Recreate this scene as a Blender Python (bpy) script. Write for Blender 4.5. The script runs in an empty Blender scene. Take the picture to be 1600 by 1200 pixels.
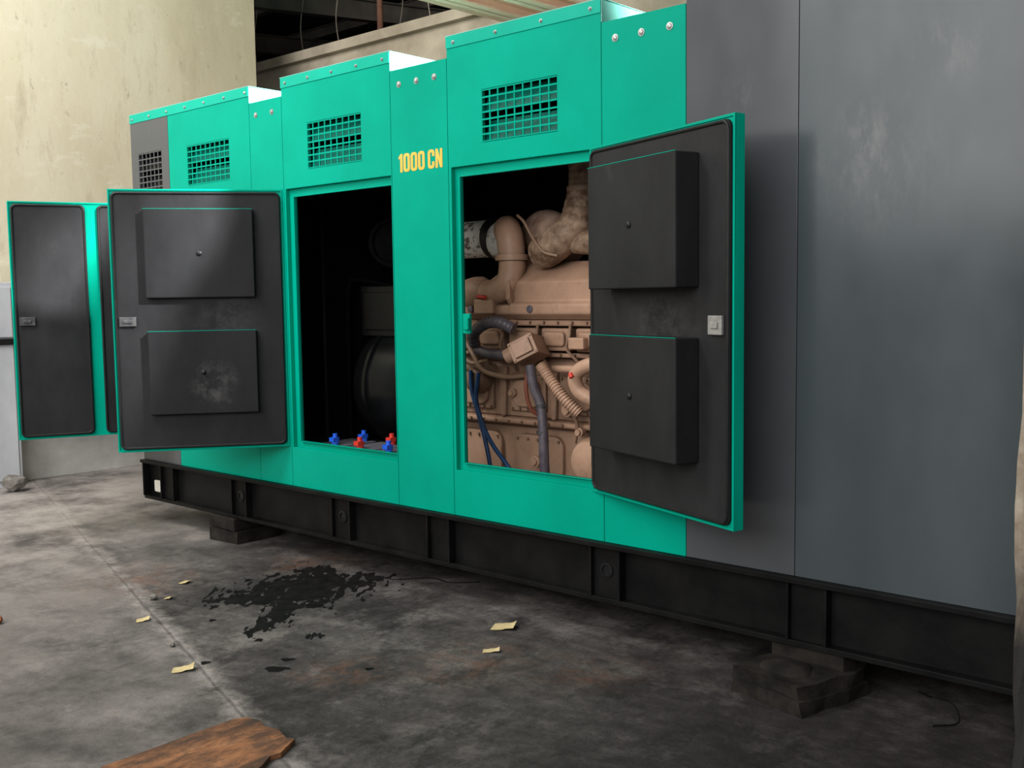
import bpy, bmesh, math, random
from mathutils import Vector, Matrix, noise as mn
random.seed(7)
S=bpy.context.scene
COL=S.collection
try:
    S.view_settings.view_transform='Standard'
except Exception: pass

# ---------------------------------------------------------------- materials
def newmat(name):
    m=bpy.data.materials.new(name); m.use_nodes=True
    nt=m.node_tree; nt.nodes.clear()
    o=nt.nodes.new("ShaderNodeOutputMaterial"); p=nt.nodes.new("ShaderNodeBsdfPrincipled")
    nt.links.new(p.outputs[0],o.inputs[0])
    return m,nt,p
def N(nt,t,**k):
    n=nt.nodes.new(t)
    for a,b in k.items():
        if a.startswith("i_"):
            n.inputs[a[2:].replace("_"," ")].default_value=b
        else: setattr(n,a,b)
    return n
def coords(nt,obj=False):
    if obj: return N(nt,"ShaderNodeTexCoord").outputs["Object"]
    return N(nt,"ShaderNodeNewGeometry").outputs["Position"]
def noise(nt,scale,detail=5,rough=.6,co=None,stretch=None,offset=None):
    n=N(nt,"ShaderNodeTexNoise",i_Scale=scale,i_Detail=detail,i_Roughness=rough)
    co=co or coords(nt)
    if stretch or offset:
        mp=N(nt,"ShaderNodeMapping")
        if stretch: mp.inputs["Scale"].default_value=stretch
        if offset: mp.inputs["Location"].default_value=offset
        nt.links.new(co,mp.inputs[0]); co=mp.outputs[0]
    nt.links.new(co,n.inputs["Vector"])
    return n.outputs["Fac"]
def ramp(nt,fac,stops):
    r=N(nt,"ShaderNodeValToRGB"); e=r.color_ramp.elements
    e[0].position=stops[0][0]; e[0].color=(*stops[0][1],1)
    e[1].position=stops[-1][0]; e[1].color=(*stops[-1][1],1)
    for p,c in stops[1:-1]:
        x=e.new(p); x.color=(*c,1)
    nt.links.new(fac,r.inputs[0]); return r.outputs[0]
def mix(nt,fac,a,b,mode='MIX'):
    m=N(nt,"ShaderNodeMix",data_type='RGBA',blend_type=mode)
    if isinstance(fac,(int,float)): m.inputs[0].default_value=fac
    else: nt.links.new(fac,m.inputs[0])
    for i,v in ((6,a),(7,b)):
        if isinstance(v,tuple): m.inputs[i].default_value=(*v,1)
        else: nt.links.new(v,m.inputs[i])
    return m.outputs[2]
def bump(nt,p,h,strength=.2,dist=.01):
    b=N(nt,"ShaderNodeBump",i_Strength=strength,i_Distance=dist)
    nt.links.new(h,b.inputs["Height"]); nt.links.new(b.outputs[0],p.inputs["Normal"])
def math_(nt,op,a,b=None):
    m=N(nt,"ShaderNodeMath",operation=op)
    for i,v in ((0,a),(1,b)):
        if v is None: continue
        if isinstance(v,(int,float)): m.inputs[i].default_value=v
        else: nt.links.new(v,m.inputs[i])
    return m.outputs[0]
def spot(nt,pos,c,r0,r1,wob=0,wsc=6):
    """soft round mask around a fixed world point"""
    d=N(nt,"ShaderNodeVectorMath",operation='DISTANCE'); nt.links.new(pos,d.inputs[0]); d.inputs[1].default_value=c
    v=d.outputs["Value"]
    if wob: v=math_(nt,'ADD',v,math_(nt,'MULTIPLY',math_(nt,'SUBTRACT',noise(nt,wsc,8,.7,pos),.5),wob))
    mr=N(nt,"ShaderNodeMapRange"); mr.inputs[1].default_value=r0; mr.inputs[2].default_value=r1; mr.inputs[3].default_value=1; mr.inputs[4].default_value=0
    nt.links.new(v,mr.inputs[0]); return mr.outputs[0]

def simple(name,c1,c2,scale=6,rough=.5,metal=0,bmp=0,bscale=40,spec=.5,stretch=None,lo=.35,hi=.65):
    m,nt,p=newmat(name)
    nt.links.new(ramp(nt,noise(nt,scale,stretch=stretch),[(lo,c1),(hi,c2)]),p.inputs["Base Color"])
    p.inputs["Roughness"].default_value=rough; p.inputs["Metallic"].default_value=metal
    p.inputs["Specular IOR Level"].default_value=spec
    if bmp: bump(nt,p,noise(nt,bscale),bmp,.006)
    return m
TEAL=simple("teal_paint",(.0,.280,.188),(.0,.345,.238),1.1,.40,spec=.05)
TEALROOF=simple("teal_roof_paint",(.0,.34,.24),(.0,.39,.28),2,.35,spec=.15)
TEALLIT=simple("overlit_teal_paint",(.17,.52,.45),(.22,.58,.51),2,.35,spec=.5)  # overexposed light put into the colour of the hood sides and tops
def grey(name,c1,c2,patches):
    m,nt,p=newmat(name); pos=coords(nt)
    a=ramp(nt,noise(nt,.9,3),[(.3,c1),(.7,c2)])
    bl=ramp(nt,noise(nt,1.5,6,.6,stretch=(1.4,1,.55)),[(.45,(0,0,0)),(.68,(1,1,1))])
    a=mix(nt,math_(nt,'MULTIPLY',bl,.13),a,(.155,.17,.178))
    sc=ramp(nt,noise(nt,7.0,9,.75,stretch=(1.6,1,.6)),[(.48,(0,0,0)),(.70,(1,1,1))])
    for c,r in patches:
        k=math_(nt,'MULTIPLY',spot(nt,pos,c,0.0,r,.12,8),sc)
        a=mix(nt,math_(nt,'MULTIPLY',k,.55),a,(.22,.22,.21))
    nt.links.new(a,p.inputs["Base Color"])
    p.inputs["Specular IOR Level"].default_value=.36
    nt.links.new(ramp(nt,noise(nt,2.2,5,stretch=(1,1,.5)),[(.3,(.13,)*3),(.7,(.30,)*3)]),p.inputs["Roughness"])
    bump(nt,p,noise(nt,1.3,2),.12,.02)
    return m
GREY=grey("grey_paint",(.053,.067,.074),(.067,.081,.088),[((-1.58,0,1.98),.30),((-1.32,0,2.36),.16),((-1.62,0,2.12),.14)])
GREYREFL=grey("reflection_tinted_grey",(.064,.070,.077),(.079,.083,.090),[((-2.1,0,2.3),.12)])  # lighter copy of the grey, a reflection painted into the colour
def foam(name,base,hi,dust,spots=()):
    m,nt,p=newmat(name); pos=coords(nt)
    a=ramp(nt,noise(nt,3.5,9,.65,stretch=(1,1,.5)),[(.35,base),(.66,hi),(.86,dust)])
    for c,r,s in spots:
        k=math_(nt,'MULTIPLY',spot(nt,pos,c,0,r,.15,10),ramp(nt,noise(nt,14,9,.75),[(.42,(0,)*3),(.62,(1,)*3)]))
        a=mix(nt,math_(nt,'MULTIPLY',k,s),a,(.14,.135,.13))
    nt.links.new(a,p.inputs["Base Color"]); p.inputs["Roughness"].default_value=.6
    p.inputs["Specular IOR Level"].default_value=.18
    bump(nt,p,noise(nt,120,3),.2,.003); return m
FOAM=foam("black_insulation",(.012,.0122,.0135),(.024,.024,.026),(.05,.05,.05),[((-2.35,-.2,1.43),.30,.22),((-5.3,-.28,1.43),.25,.2)])
PAD=foam("black_insulation_pad",(.011,.0112,.0125),(.019,.0195,.021),(.05,.05,.05),[((-5.27,-.40,1.06),.16,.8)])
RUBBER=simple("black_rubber",(.006,.006,.007),(.011,.011,.011),20,.5,spec=.3)
LINING=simple("dark_lining",(.002,.002,.0025),(.004,.004,.005),6,.9,spec=.05)
BASE=simple("black_frame_paint",(.003,.003,.0033),(.0085,.0083,.0082),5,.5,bmp=.15,spec=.14)
BLACKM=simple("black_machine_paint",(.004,.0045,.005),(.010,.0105,.012),5,.30,spec=.3)
STEEL=simple("zinc_steel",(.30,.29,.28),(.46,.45,.43),30,.4,metal=.5)
LATCHP=simple("pale_latch_metal",(.24,.24,.23),(.34,.34,.33),30,.45,metal=.3)
LATCH=simple("latch_grey_metal",(.05,.05,.055),(.10,.10,.10),30,.4,metal=.3)
def tan(name,c1,c2,c3,rough=.42):
    m,nt,p=newmat(name)
    a=ramp(nt,noise(nt,4,8,.65),[(.28,c1),(.5,c2),(.72,c3)])
    d=ramp(nt,noise(nt,18,9,.75),[(.54,(0,)*3),(.70,(1,)*3)])
    a=mix(nt,math_(nt,'MULTIPLY',d,.42),a,(.12,.072,.048))
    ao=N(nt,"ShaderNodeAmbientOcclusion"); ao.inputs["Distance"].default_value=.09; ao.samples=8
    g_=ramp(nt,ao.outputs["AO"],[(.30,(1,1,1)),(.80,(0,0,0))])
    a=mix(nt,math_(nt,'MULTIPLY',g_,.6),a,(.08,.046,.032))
    nt.links.new(a,p.inputs["Base Color"]); p.inputs["Roughness"].default_value=rough; p.inputs["Specular IOR Level"].default_value=.28
    bump(nt,p,noise(nt,45,5),.18,.004); return m
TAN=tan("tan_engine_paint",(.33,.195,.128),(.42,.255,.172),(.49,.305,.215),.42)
TAND=tan("tan_engine_paint_darker",(.19,.115,.075),(.28,.175,.115),(.35,.22,.15))
WRAP=simple("pinkish_heat_wrap",(.24,.14,.10),(.46,.31,.24),9,.75,bmp=.25,bscale=22,spec=.12)
FOIL=simple("bronze_foil_wrap",(.12,.068,.040),(.40,.27,.185),14,.62,metal=.05,bmp=.6,bscale=34,lo=.36,hi=.66,spec=.3)
WHITEW=simple("white_mottled_lagging",(.12,.095,.08),(.62,.60,.56),26,.7,bmp=.3,lo=.42,hi=.5)
VIOLET=simple("violet_grey_hose_rubber",(.075,.062,.078),(.13,.11,.125),18,.4)
BLUE=simple("blue_hose_rubber",(.01,.05,.15),(.02,.08,.21),18,.4)
RED=simple("red_plastic",(.55,.03,.02),(.66,.05,.03),18,.4)
BLUEP=simple("blue_plastic",(.01,.09,.62),(.02,.13,.72),18,.4)
YEL=simple("orange_yellow_lettering",(.78,.42,.05),(.86,.50,.08),12,.5)
PAPER=simple("yellowed_paper",(.50,.40,.18),(.62,.50,.27),14,.8)
m,nt,p=newmat("orange_brown_wood"); WOOD=m
a=ramp(nt,noise(nt,3,9,.75,stretch=(3.5,1.0,2)),[(.34,(.022,.011,.007)),(.47,(.14,.06,.026)),(.56,(.30,.125,.05)),(.74,(.42,.21,.10))])
d=ramp(nt,noise(nt,10,9,.78,stretch=(1.6,.8,1)),[(.47,(0,)*3),(.60,(1,)*3)])
a=mix(nt,math_(nt,'MULTIPLY',d,.72),a,(.035,.022,.016))
nt.links.new(a,p.inputs["Base Color"]); p.inputs["Roughness"].default_value=.75; bump(nt,p,noise(nt,30,stretch=(4,1,1)),.4,.004)
DWOOD=simple("dark_timber",(.006,.0055,.005),(.026,.022,.018),8,.85,bmp=.8,bscale=18,spec=.2)
ROCK=simple("rubble_stone",(.10,.09,.08),(.24,.22,.20),12,.9,bmp=.6)
BRICKM=simple("red_brick",(.30,.09,.04),(.42,.14,.07),14,.85)
m,nt,p=newmat("stained_cream_wall"); WALL=m
pos=coords(nt)
a=ramp(nt,noise(nt,.8,9,.65,stretch=(1,1,.35)),[(.28,(.44,.385,.250)),(.50,(.585,.525,.37)),(.70,(.66,.61,.465))])
st=ramp(nt,noise(nt,2.6,10,.75,stretch=(1,1.6,.45)),[(.55,(0,0,0)),(.68,(1,1,1))])
b=mix(nt,math_(nt,'MULTIPLY',st,.40),a,(.31,.235,.14))
st2=ramp(nt,noise(nt,9,10,.75,stretch=(1,1,.6)),[(.60,(0,0,0)),(.66,(1,1,1))])
b=mix(nt,math_(nt,'MULTIPLY',st2,.55),b,(.28,.23,.17))
st3=ramp(nt,noise(nt,2.2,8,.7,stretch=(1,.9,2),offset=(3,1,7)),[(.60,(0,0,0)),(.66,(1,1,1))])
b=mix(nt,math_(nt,'MULTIPLY',st3,.4),b,(.72,.68,.57))
nt.links.new(b,p.inputs["Base Color"]); p.inputs["Roughness"].default_value=.8
bump(nt,p,noise(nt,9,8),.2,.02)
BACKW=simple("back_wall_plaster",(.22,.18,.13),(.43,.37,.285),1.6,.85,bmp=.2,bscale=6)
DADO=simple("dull_metal_dado",(.40,.395,.38),(.66,.65,.62),1.1,.24,metal=.4,stretch=(1,1.5,2))
CEIL=simple("dark_roof_sheet",(.02,.019,.017),(.045,.04,.037),1.5,.9)
BEAM=simple("roof_beam_steel",(.09,.08,.065),(.16,.14,.115),3,.7)
WIREM=simple("pale_wire",(.30,.26,.2),(.4,.34,.27),3,.7)
BEAML=simple("pale_roof_beam",(.86,.47,.33),(.92,.54,.40),3,.7)
CAB=simple("pale_grey_metal",(.40,.41,.44),(.56,.57,.60),2,.45,stretch=(1,1,.5))
PALE=simple("lit_floor_backing",(.70,.66,.58),(.80,.76,.68),3,.8)
m,nt,p=newmat("rough_brick_pillar"); ROUGHW=m
pos=coords(nt); sz=N(nt,"ShaderNodeSeparateXYZ"); nt.links.new(pos,sz.inputs[0])
a=ramp(nt,noise(nt,6,8,.7),[(.35,(.20,.14,.095)),(.65,(.42,.37,.29))])
gr=ramp(nt,math_(nt,'ADD',sz.outputs[2],math_(nt,'MULTIPLY',noise(nt,3,6),.3)),[(.60,(1,1,1)),(.95,(0,0,0))])
a=mix(nt,gr,a,(.02,.018,.016))
nt.links.new(a,p.inputs["Base Color"]); p.inputs["Roughness"].default_value=.9; bump(nt,p,noise(nt,14),.8,.006)
SHADEW=simple("shade_wall_paint",(.08,.075,.07),(.13,.12,.11),2,.9)
# floor
m,nt,p=newmat("worn_concrete_floor"); FLOOR=m
pos=coords(nt)
a=ramp(nt,noise(nt,.8,10,.70,pos),[(.32,(.030,.027,.0265)),(.46,(.064,.057,.055)),(.57,(.115,.103,.098)),(.70,(.22,.198,.188))])
fine=ramp(nt,noise(nt,13,10,.85,pos),[(.3,(.32,)*3),(.5,(.94,)*3),(.7,(1.8,)*3)])
a=mix(nt,1.0,a,fine,'MULTIPLY')
sp=ramp(nt,noise(nt,2.6,10,.80,pos,offset=(2,5,0)),[(.51,(0,0,0)),(.62,(1,1,1))])
a=mix(nt,math_(nt,'MULTIPLY',sp,.48),a,(.27,.245,.228))
dk=ramp(nt,noise(nt,2.1,9,.80,pos,stretch=(1.4,.8,1)),[(.51,(0,0,0)),(.62,(1,1,1))])
a=mix(nt,math_(nt,'MULTIPLY',dk,.78),a,(.017,.0155,.015))
spk=ramp(nt,noise(nt,24,6,.8,pos),[(.65,(0,0,0)),(.72,(1,1,1))])
a=mix(nt,math_(nt,'MULTIPLY',spk,.75),a,(.010,.010,.010))
rn=ramp(nt,noise(nt,9,9,.75,pos),[(.44,(0,0,0)),(.62,(1,1,1))])
for c,r in (((-3.0,-.62,0),.35),((-2.55,-.40,0),.30),((-4.9,.0,0),.35),((-3.35,-1.05,0),.25),((-5.4,-.9,0),.5)):
    k=math_(nt,'MULTIPLY',spot(nt,pos,c,.02,r,.45,4),rn)
    a=mix(nt,math_(nt,'MULTIPLY',k,.6),a,(.21,.095,.05))
sx=N(nt,"ShaderNodeSeparateXYZ"); nt.links.new(pos,sx.inputs[0])
wob=math_(nt,'MULTIPLY',math_(nt,'SUBTRACT',noise(nt,4,8,.75,pos),.5),.22)
ln=math_(nt,'ADD',math_(nt,'ADD',math_(nt,'MULTIPLY',sx.outputs[0],.308),sx.outputs[1]),2.59)
lw=math_(nt,'ABSOLUTE',math_(nt,'ADD',ln,wob))
band=ramp(nt,lw,[(.010,(1,1,1)),(.085,(0,0,0))])
bn=ramp(nt,noise(nt,6,8,.75,pos,offset=(9,0,0)),[(.40,(0,0,0)),(.58,(1,1,1))])
a=mix(nt,math_(nt,'MULTIPLY',math_(nt,'MULTIPLY',band,bn),.85),a,(.36,.325,.30))
lw2=math_(nt,'ABSOLUTE',math_(nt,'ADD',ln,math_(nt,'MULTIPLY',wob,.18)))
crack=ramp(nt,lw2,[(.003,(1,1,1)),(.010,(0,0,0))])
a=mix(nt,math_(nt,'MULTIPLY',crack,.5),a,(.02,.018,.017))
side=ramp(nt,math_(nt,'MULTIPLY',ln,-1.0),[(0.0,(0,0,0)),(.10,(1,1,1))])
sn=ramp(nt,noise(nt,1.3,9,.7,pos,offset=(4,4,0)),[(.38,(.1,)*3),(.58,(1,)*3)])
a=mix(nt,math_(nt,'MULTIPLY',math_(nt,'MULTIPLY',side,sn),.46),a,(.32,.288,.268))
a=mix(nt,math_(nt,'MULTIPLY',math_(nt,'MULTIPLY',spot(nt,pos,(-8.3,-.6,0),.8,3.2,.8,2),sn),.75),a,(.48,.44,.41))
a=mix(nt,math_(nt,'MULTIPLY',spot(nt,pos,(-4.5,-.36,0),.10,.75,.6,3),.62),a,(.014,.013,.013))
a=mix(nt,math_(nt,'MULTIPLY',spot(nt,pos,(-1.2,-.6,0),.3,2.4,.8,1.5),.72),a,(.015,.0138,.0135))  # shade painted into the floor colour at the near right
nt.links.new(a,p.inputs["Base Color"])
nt.links.new(ramp(nt,noise(nt,1.1,6,.65,pos),[(.3,(.44,)*3),(.7,(.85,)*3)]),p.inputs["Roughness"])
p.inputs["Specular IOR Level"].default_value=.25
bump(nt,p,noise(nt,11,10,.75,pos),.5,.02)
m,nt,p=newmat("black_oil"); OIL=m
p.inputs["Roughness"].default_value=.6; p.inputs["Specular IOR Level"].default_value=.06
nt.links.new(ramp(nt,noise(nt,14),[(.3,(.005,)*3),(.7,(.014,.013,.013))]),p.inputs["Base Color"])

# ---------------------------------------------------------------- geometry helpers
class B:
    def __init__(s): s.bm=bmesh.new()
    def box(s,x0,x1,y0,y1,z0,z1,M=None):
        vs=[s.bm.verts.new((x,y,z)) for x in (x0,x1) for y in (y0,y1) for z in (z0,z1)]
        for f in ((0,1,3,2),(4,6,7,5),(0,4,5,1),(2,3,7,6),(0,2,6,4),(1,5,7,3)):
            s.bm.faces.new([vs[i] for i in f])
        if M is not None:
            for v in vs: v.co=M@v.co
        return s
    def cyl(s,a,b,r,n=24,r2=None):
        a=Vector(a);b=Vector(b);d=(b-a); r2=r if r2 is None else r2
        q=d.to_track_quat('Z','Y')
        A=[];C=[]
        for i in range(n):
            t=2*math.pi*i/n; o=Vector((math.cos(t),math.sin(t),0))
            A.append(s.bm.verts.new(a+q@(o*r))); C.append(s.bm.verts.new(b+q@(o*r2)))
        for i in range(n):
            j=(i+1)%n; s.bm.faces.new((A[i],A[j],C[j],C[i]))
        s.bm.faces.new(A[::-1]); s.bm.faces.new(C); return s
    def lathe(s,a,axis,prof,n=32):
        a=Vector(a);q=Vector(axis).normalized().to_track_quat('Z','Y'); rings=[]
        for h,r in prof:
            rings.append([s.bm.verts.new(a+q@Vector((math.cos(2*math.pi*i/n)*r,math.sin(2*math.pi*i/n)*r,h))) for i in range(n)])
        for k in range(len(rings)-1):
            for i in range(n):
                j=(i+1)%n; s.bm.faces.new((rings[k][i],rings[k][j],rings[k+1][j],rings[k+1][i]))
        s.bm.faces.new(rings[0][::-1]); s.bm.faces.new(rings[-1]); return s
    def tube(s,pts,r,n=14,sub=8,rfun=None,smooth=True):
        P=[Vector(p) for p in pts]; path=[]
        if smooth and len(P)>2:
            Q=[P[0]*2-P[1]]+P+[P[-1]*2-P[-2]]
            for i in range(1,len(Q)-2):
                for k in range(sub):
                    t=k/sub; a,b,c,d=Q[i-1],Q[i],Q[i+1],Q[i+2]
                    path.append(.5*((2*b)+(c-a)*t+(2*a-5*b+4*c-d)*t*t+(3*b-a-3*c+d)*t**3))
            path.append(P[-1])
        else:
            for i in range(len(P)-1):
                for k in range(sub): path.append(P[i].lerp(P[i+1],k/sub))
            path.append(P[-1])
        rings=[];up=None
        L=0
        for i,c in enumerate(path):
            d=(path[min(i+1,len(path)-1)]-path[max(i-1,0)]).normalized()
            if up is None:
                up=d.orthogonal().normalized()
            up=(up-d*up.dot(d)).normalized(); w=d.cross(up)
            if i: L+=(c-path[i-1]).length
            rr=r if rfun is None else rfun(L,r)
            rings.append([s.bm.verts.new(c+(up*math.cos(2*math.pi*k/n)+w*math.sin(2*math.pi*k/n))*rr) for k in range(n)])
        for k in range(len(rings)-1):
            for i in range(n):
                j=(i+1)%n; s.bm.faces.new((rings[k][i],rings[k][j],rings[k+1][j],rings[k+1][i]))
        s.bm.faces.new(rings[0][::-1]); s.bm.faces.new(rings[-1]); return s
    def prism(s,pts,axis,a,b):
        def mk(p,t): return {'x':(t,p[0],p[1]),'y':(p[0],t,p[1]),'z':(p[0],p[1],t)}[axis]
        A=[s.bm.verts.new(mk(p,a)) for p in pts]; C=[s.bm.verts.new(mk(p,b)) for p in pts]
        n=len(pts)
        for i in range(n):
            j=(i+1)%n; s.bm.faces.new((A[i],A[j],C[j],C[i]))
        s.bm.faces.new(A[::-1]); s.bm.faces.new(C); return s
    def panel(s,x0,x1,z0,z1,holes,y0,y1):
        xs=sorted({x0,x1,*[h[0] for h in holes],*[h[1] for h in holes]}); zs=sorted({z0,z1,*[h[2] for h in holes],*[h[3] for h in holes]})
        for i in range(len(xs)-1):
            for k in range(len(zs)-1):
                cx=(xs[i]+xs[i+1])/2; cz=(zs[k]+zs[k+1])/2
                if any(h[0]<cx<h[1] and h[2]<cz<h[3] for h in holes): continue
                s.box(xs[i],xs[i+1],y0,y1,zs[k],zs[k+1])
        bmesh.ops.remove_doubles(s.bm,verts=s.bm.verts,dist=1e-5)
        seen={}
        for f in list(s.bm.faces):
            key=tuple(sorted((round(v.co.x,4),round(v.co.y,4),round(v.co.z,4)) for v in f.verts))
            seen.setdefault(key,[]).append(f)
        dead=[f for L in seen.values() if len(L)>1 for f in L]
        if dead: bmesh.ops.delete(s.bm,geom=dead,context='FACES')
        return s
    def done(s,name,mat,parent=None,bevel=0,smooth=False,seg=2,M=None):
        bmesh.ops.recalc_face_normals(s.bm,faces=s.bm.faces)
        me=bpy.data.meshes.new(name); s.bm.to_mesh(me); s.bm.free()
        me.materials.append(mat)
        ob=bpy.data.objects.new(name,me); COL.objects.link(ob)
        if parent is not None: ob.parent=parent
        if M is not None: ob.matrix_local=M
        if smooth:
            for f in me.polygons: f.use_smooth=True
            if bevel==0:
                try: me.set_sharp_from_angle(angle=math.radians(40))
                except Exception: pass
        if bevel:
            md=ob.modifiers.new("bevel",'BEVEL'); md.width=bevel; md.segments=seg; md.limit_method='ANGLE'; md.angle_limit=math.radians(35)
        return ob
def thing(ob,label,cat,group=None):
    ob["label"]=label; ob["category"]=cat
    if group: ob["group"]=group
    return ob
def empty(name,loc,label,cat):
    e=bpy.data.objects.new(name,None); e.empty_display_size=.1; COL.objects.link(e); e.location=loc
    thing(e,label,cat); return e
def world_child(e):
    return Matrix.Translation(-Vector(e.location))
def struct(ob): ob["kind"]="structure"; return ob

# ---------------------------------------------------------------- room
b=B(); b.box(-22,6,-12,16,-.1,0); struct(b.done("floor",FLOOR))
b=B(); b.box(-9.45,-9.22,-9,2.72,0,6.2); struct(b.done("wall_left",WALL))
b=B(); b.box(-9.22,-9.20,.10,2.72,0,.62); struct(b.done("baseboard_left",DADO,bevel=.004))
b=B(); b.box(-16,3,3.6,3.85,0,4.26); b.box(-16,3,3.52,3.9,4.16,4.26); struct(b.done("wall_back",BACKW))
b=B(); b.box(-18,3,13,13.2,0,9); struct(b.done("wall_far",CEIL))
b=B(); b.box(-18,3,-.6,13.2,6.2,6.3); struct(b.done("ceiling",CEIL))
b=B(); b.box(-18.2,-18,2.7,13.2,0,6.3); struct(b.done("wall_end",CEIL))
b=B(); b.box(2.6,2.8,-7,3.5,0,4.6); struct(b.done("wall_shade",SHADEW))  # unseen wall, added to keep light off the right of the floor
bm=B(); bm.box(-.962,-.45,-.32,.10,0,4.5)
bmesh.ops.subdivide_edges(bm.bm,edges=bm.bm.edges,cuts=30,use_grid_fill=True)
for v in bm.bm.verts:
    v.co+=Vector((random.uniform(-.006,.006),random.uniform(-.008,.008),0))
    v.co.x+=.006*math.sin(v.co.z*5.1)+.005*math.sin(v.co.z*13)
struct(bm.done("wall_right",ROUGHW,smooth=False))

def beam(name,a,b_,w,h,mat,label):
    a=Vector(a);b_=Vector(b_);d=b_-a;q=d.to_track_quat('X','Z').to_matrix().to_4x4();L=d.length
    k=B(); k.box(0,L,-w/2,w/2,-h/2,-h/2+.015); k.box(0,L,-w/2,w/2,h/2-.015,h/2); k.box(0,L,-.01,.01,-h/2,h/2)
    o=k.done(name,mat,M=Matrix.Translation(a)@q); thing(o,label,"roof beam"); return o
for i,yy in enumerate((4.6,5.8,7.0,8.4,10.0)):
    o=beam("roof_purlin",(-17.9,yy,6.0-.12*i),(2.9,yy,6.0-.12*i),.10,.16,BEAM,"dusty steel purlin under the dark roof"); o["group"]="steel purlins under the roof"
for i,xx in enumerate((-13.5,-11,-8.5)):
    o=beam("roof_rafter",(xx,3.9,5.2),(xx+1.2,12.9,5.75),.14,.26,BEAM,"dark steel rafter crossing the hall roof"); o["group"]="steel rafters under the roof"
for x,z in ((-5.78,3.80),(-5.50,3.72),(-5.1,3.70)):
    o=beam("pale_roof_beam",(x,.9,z),(x,3.59,z+.02),.14,.10,BEAML,"pale painted beam bracketed off the back wall"); o["group"]="pale beams above the generator"
b=B(); b.cyl((-9.2,4.4,4.0),(-9.2,4.4,6.1),.035); thing(b.done("roof_post",simple("rust",(.12,.05,.03),(.2,.09,.05),8,.8)),"rusty thin steel post holding the roof","post")
for i,(xx,yy) in enumerate(((-11.9,4.6),(-10.9,4.6),(-10.2,4.6),(-10.4,5.8),(-8.6,4.6),(-8.0,4.6))):
    b=B(); b.tube([(xx,yy,5.95),(xx+.06,yy,5.4),(xx-.03,yy,4.9),(xx+.1,yy,4.3)],.007,n=6)
    thing(b.done("hanging_wire",WIREM,smooth=True),"thin loose wire hanging from the roof","wire","wires hanging from the roof")

e=empty("metal_cabinet",(-9.0,-.35,0),"pale grey metal cabinet against the cream wall","cabinet")
M=world_child(e)
b=B(); b.box(-9.20,-8.98,-.9,.07,0,1.72); b.done("cabinet_body",CAB,e,.006,M=M)
b=B(); b.box(-8.98,-8.965,-.86,.04,.06,1.20); b.done("cabinet_door",CAB,e,.004,M=M)
b=B(); b.box(-8.98,-8.965,-.86,.04,1.26,1.68); b.done("cabinet_door",CAB,e,.004,M=M)
b=B(); b.box(-8.98,-8.94,-.5,.06,1.205,1.25); b.done("handle",RUBBER,e,.004,M=M)

# ---------------------------------------------------------------- enclosure
X0,X1=-6.814,-1.0
YB=2.0
enc=empty("generator_enclosure",((X0+X1)/2,1.0,.163),"long teal and grey steel generator enclosure with open doors","generator enclosure")
ME=world_child(enc)
ZB,ZL,ZT=.44,2.712,2.809
SEAT=(.672,2.180); OP=(.712,2.131)
vents=[(-6.72,-6.42,2.27,2.54),(-6.11,-5.63,2.285,2.530),(-4.855,-4.385,2.280,2.530),(-3.50,-3.03,2.283,2.525)]
op0=(-6.28,-5.46); op1=(-5.010,-4.165); op2=(-3.664,-2.862)
seat=[(-6.33,-5.42),(-5.085,-4.153),(-3.712,-2.80)]
g=.0016
def sidepanel(x0,x1,zt,holes,mat,name="side_panel"):
    k=B(); k.panel(x0+g,x1-g,ZB,zt,holes,0,.025); return k.done(name,mat,enc,.0015,M=ME)
sidepanel(-6.33,-5.41,ZT,[vents[1],(op0[0]-.04,op0[1]+.03,*SEAT)],TEAL)
sidepanel(-5.41,-5.087,ZL,[],TEAL)
sidepanel(-5.087,-4.150,ZT,[vents[2],(-5.07,-4.157,*SEAT)],TEAL)
sidepanel(-4.150,-3.732,ZL,[],TEAL)
sidepanel(-3.732,-2.785,ZT,[vents[3],(seat[2][0],seat[2][1],*SEAT)],TEAL)
sidepanel(-2.785,-2.357,ZL,[],TEAL)
for n,gm,args in (("a",GREYREFL,(X0-g,-6.33,ZT,[vents[0]])),("b",GREYREFL,(-2.357,-1.863,ZT,[])),("c",GREY,(-1.863,X1+g,ZT,[]))):
    sidepanel(*args,gm)["label"]="dark grey painted steel side panel"
for (o,s) in ((op0,(-6.33,-5.43)),(op1,(-5.075,-4.155)),(op2,(-3.717,-2.79))):
    b=B()
    b.panel(s[0],s[1],SEAT[0]-.01,SEAT[1]+.01,[(o[0],o[1],*OP)],.026,.034)
    b.panel(o[0]-.004,o[1]+.004,OP[0]-.004,OP[1]+.004,[(o[0],o[1],*OP)],.010,.036)
    b.done("door_frame",TEAL,enc,.002,M=ME)
b=B()
for x in (-6.33,-5.41,-5.087,-4.15,-3.732,-2.785,-2.357,-1.863):
    lo,hi=x-.03,x+.03
    for o in (op0,op1,op2):
        if o[0]-.005<hi and lo<o[1]+.005:
            if x<(o[0]+o[1])/2: hi=o[0]-.006
            else: lo=o[1]+.006
    b.box(lo,hi,.037,.05,ZB,2.70)
b.box(X0+.03,X1-.03,.037,.048,2.60,2.69)
b.done("seam_backing",RUBBER,enc,M=ME)
b=B(); b.box(X1-.02,X1,.0255,YB,ZB,ZT); b.done("end_panel",GREY,enc,M=ME)
b=B(); b.box(X0,X0+.02,.0255,YB,ZB,ZT); b.done("end_panel",GREY,enc,M=ME)
b=B(); b.box(X0+.02,X1-.02,YB-.02,YB,ZB,ZT-.1); b.done("rear_panel",GREY,enc,M=ME)
b=B(); b.box(X0+.02,X1-.02,.0255,YB-.02,2.69,ZL-.001); b.done("roof_sheet",TEALROOF,enc,M=ME)
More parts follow.
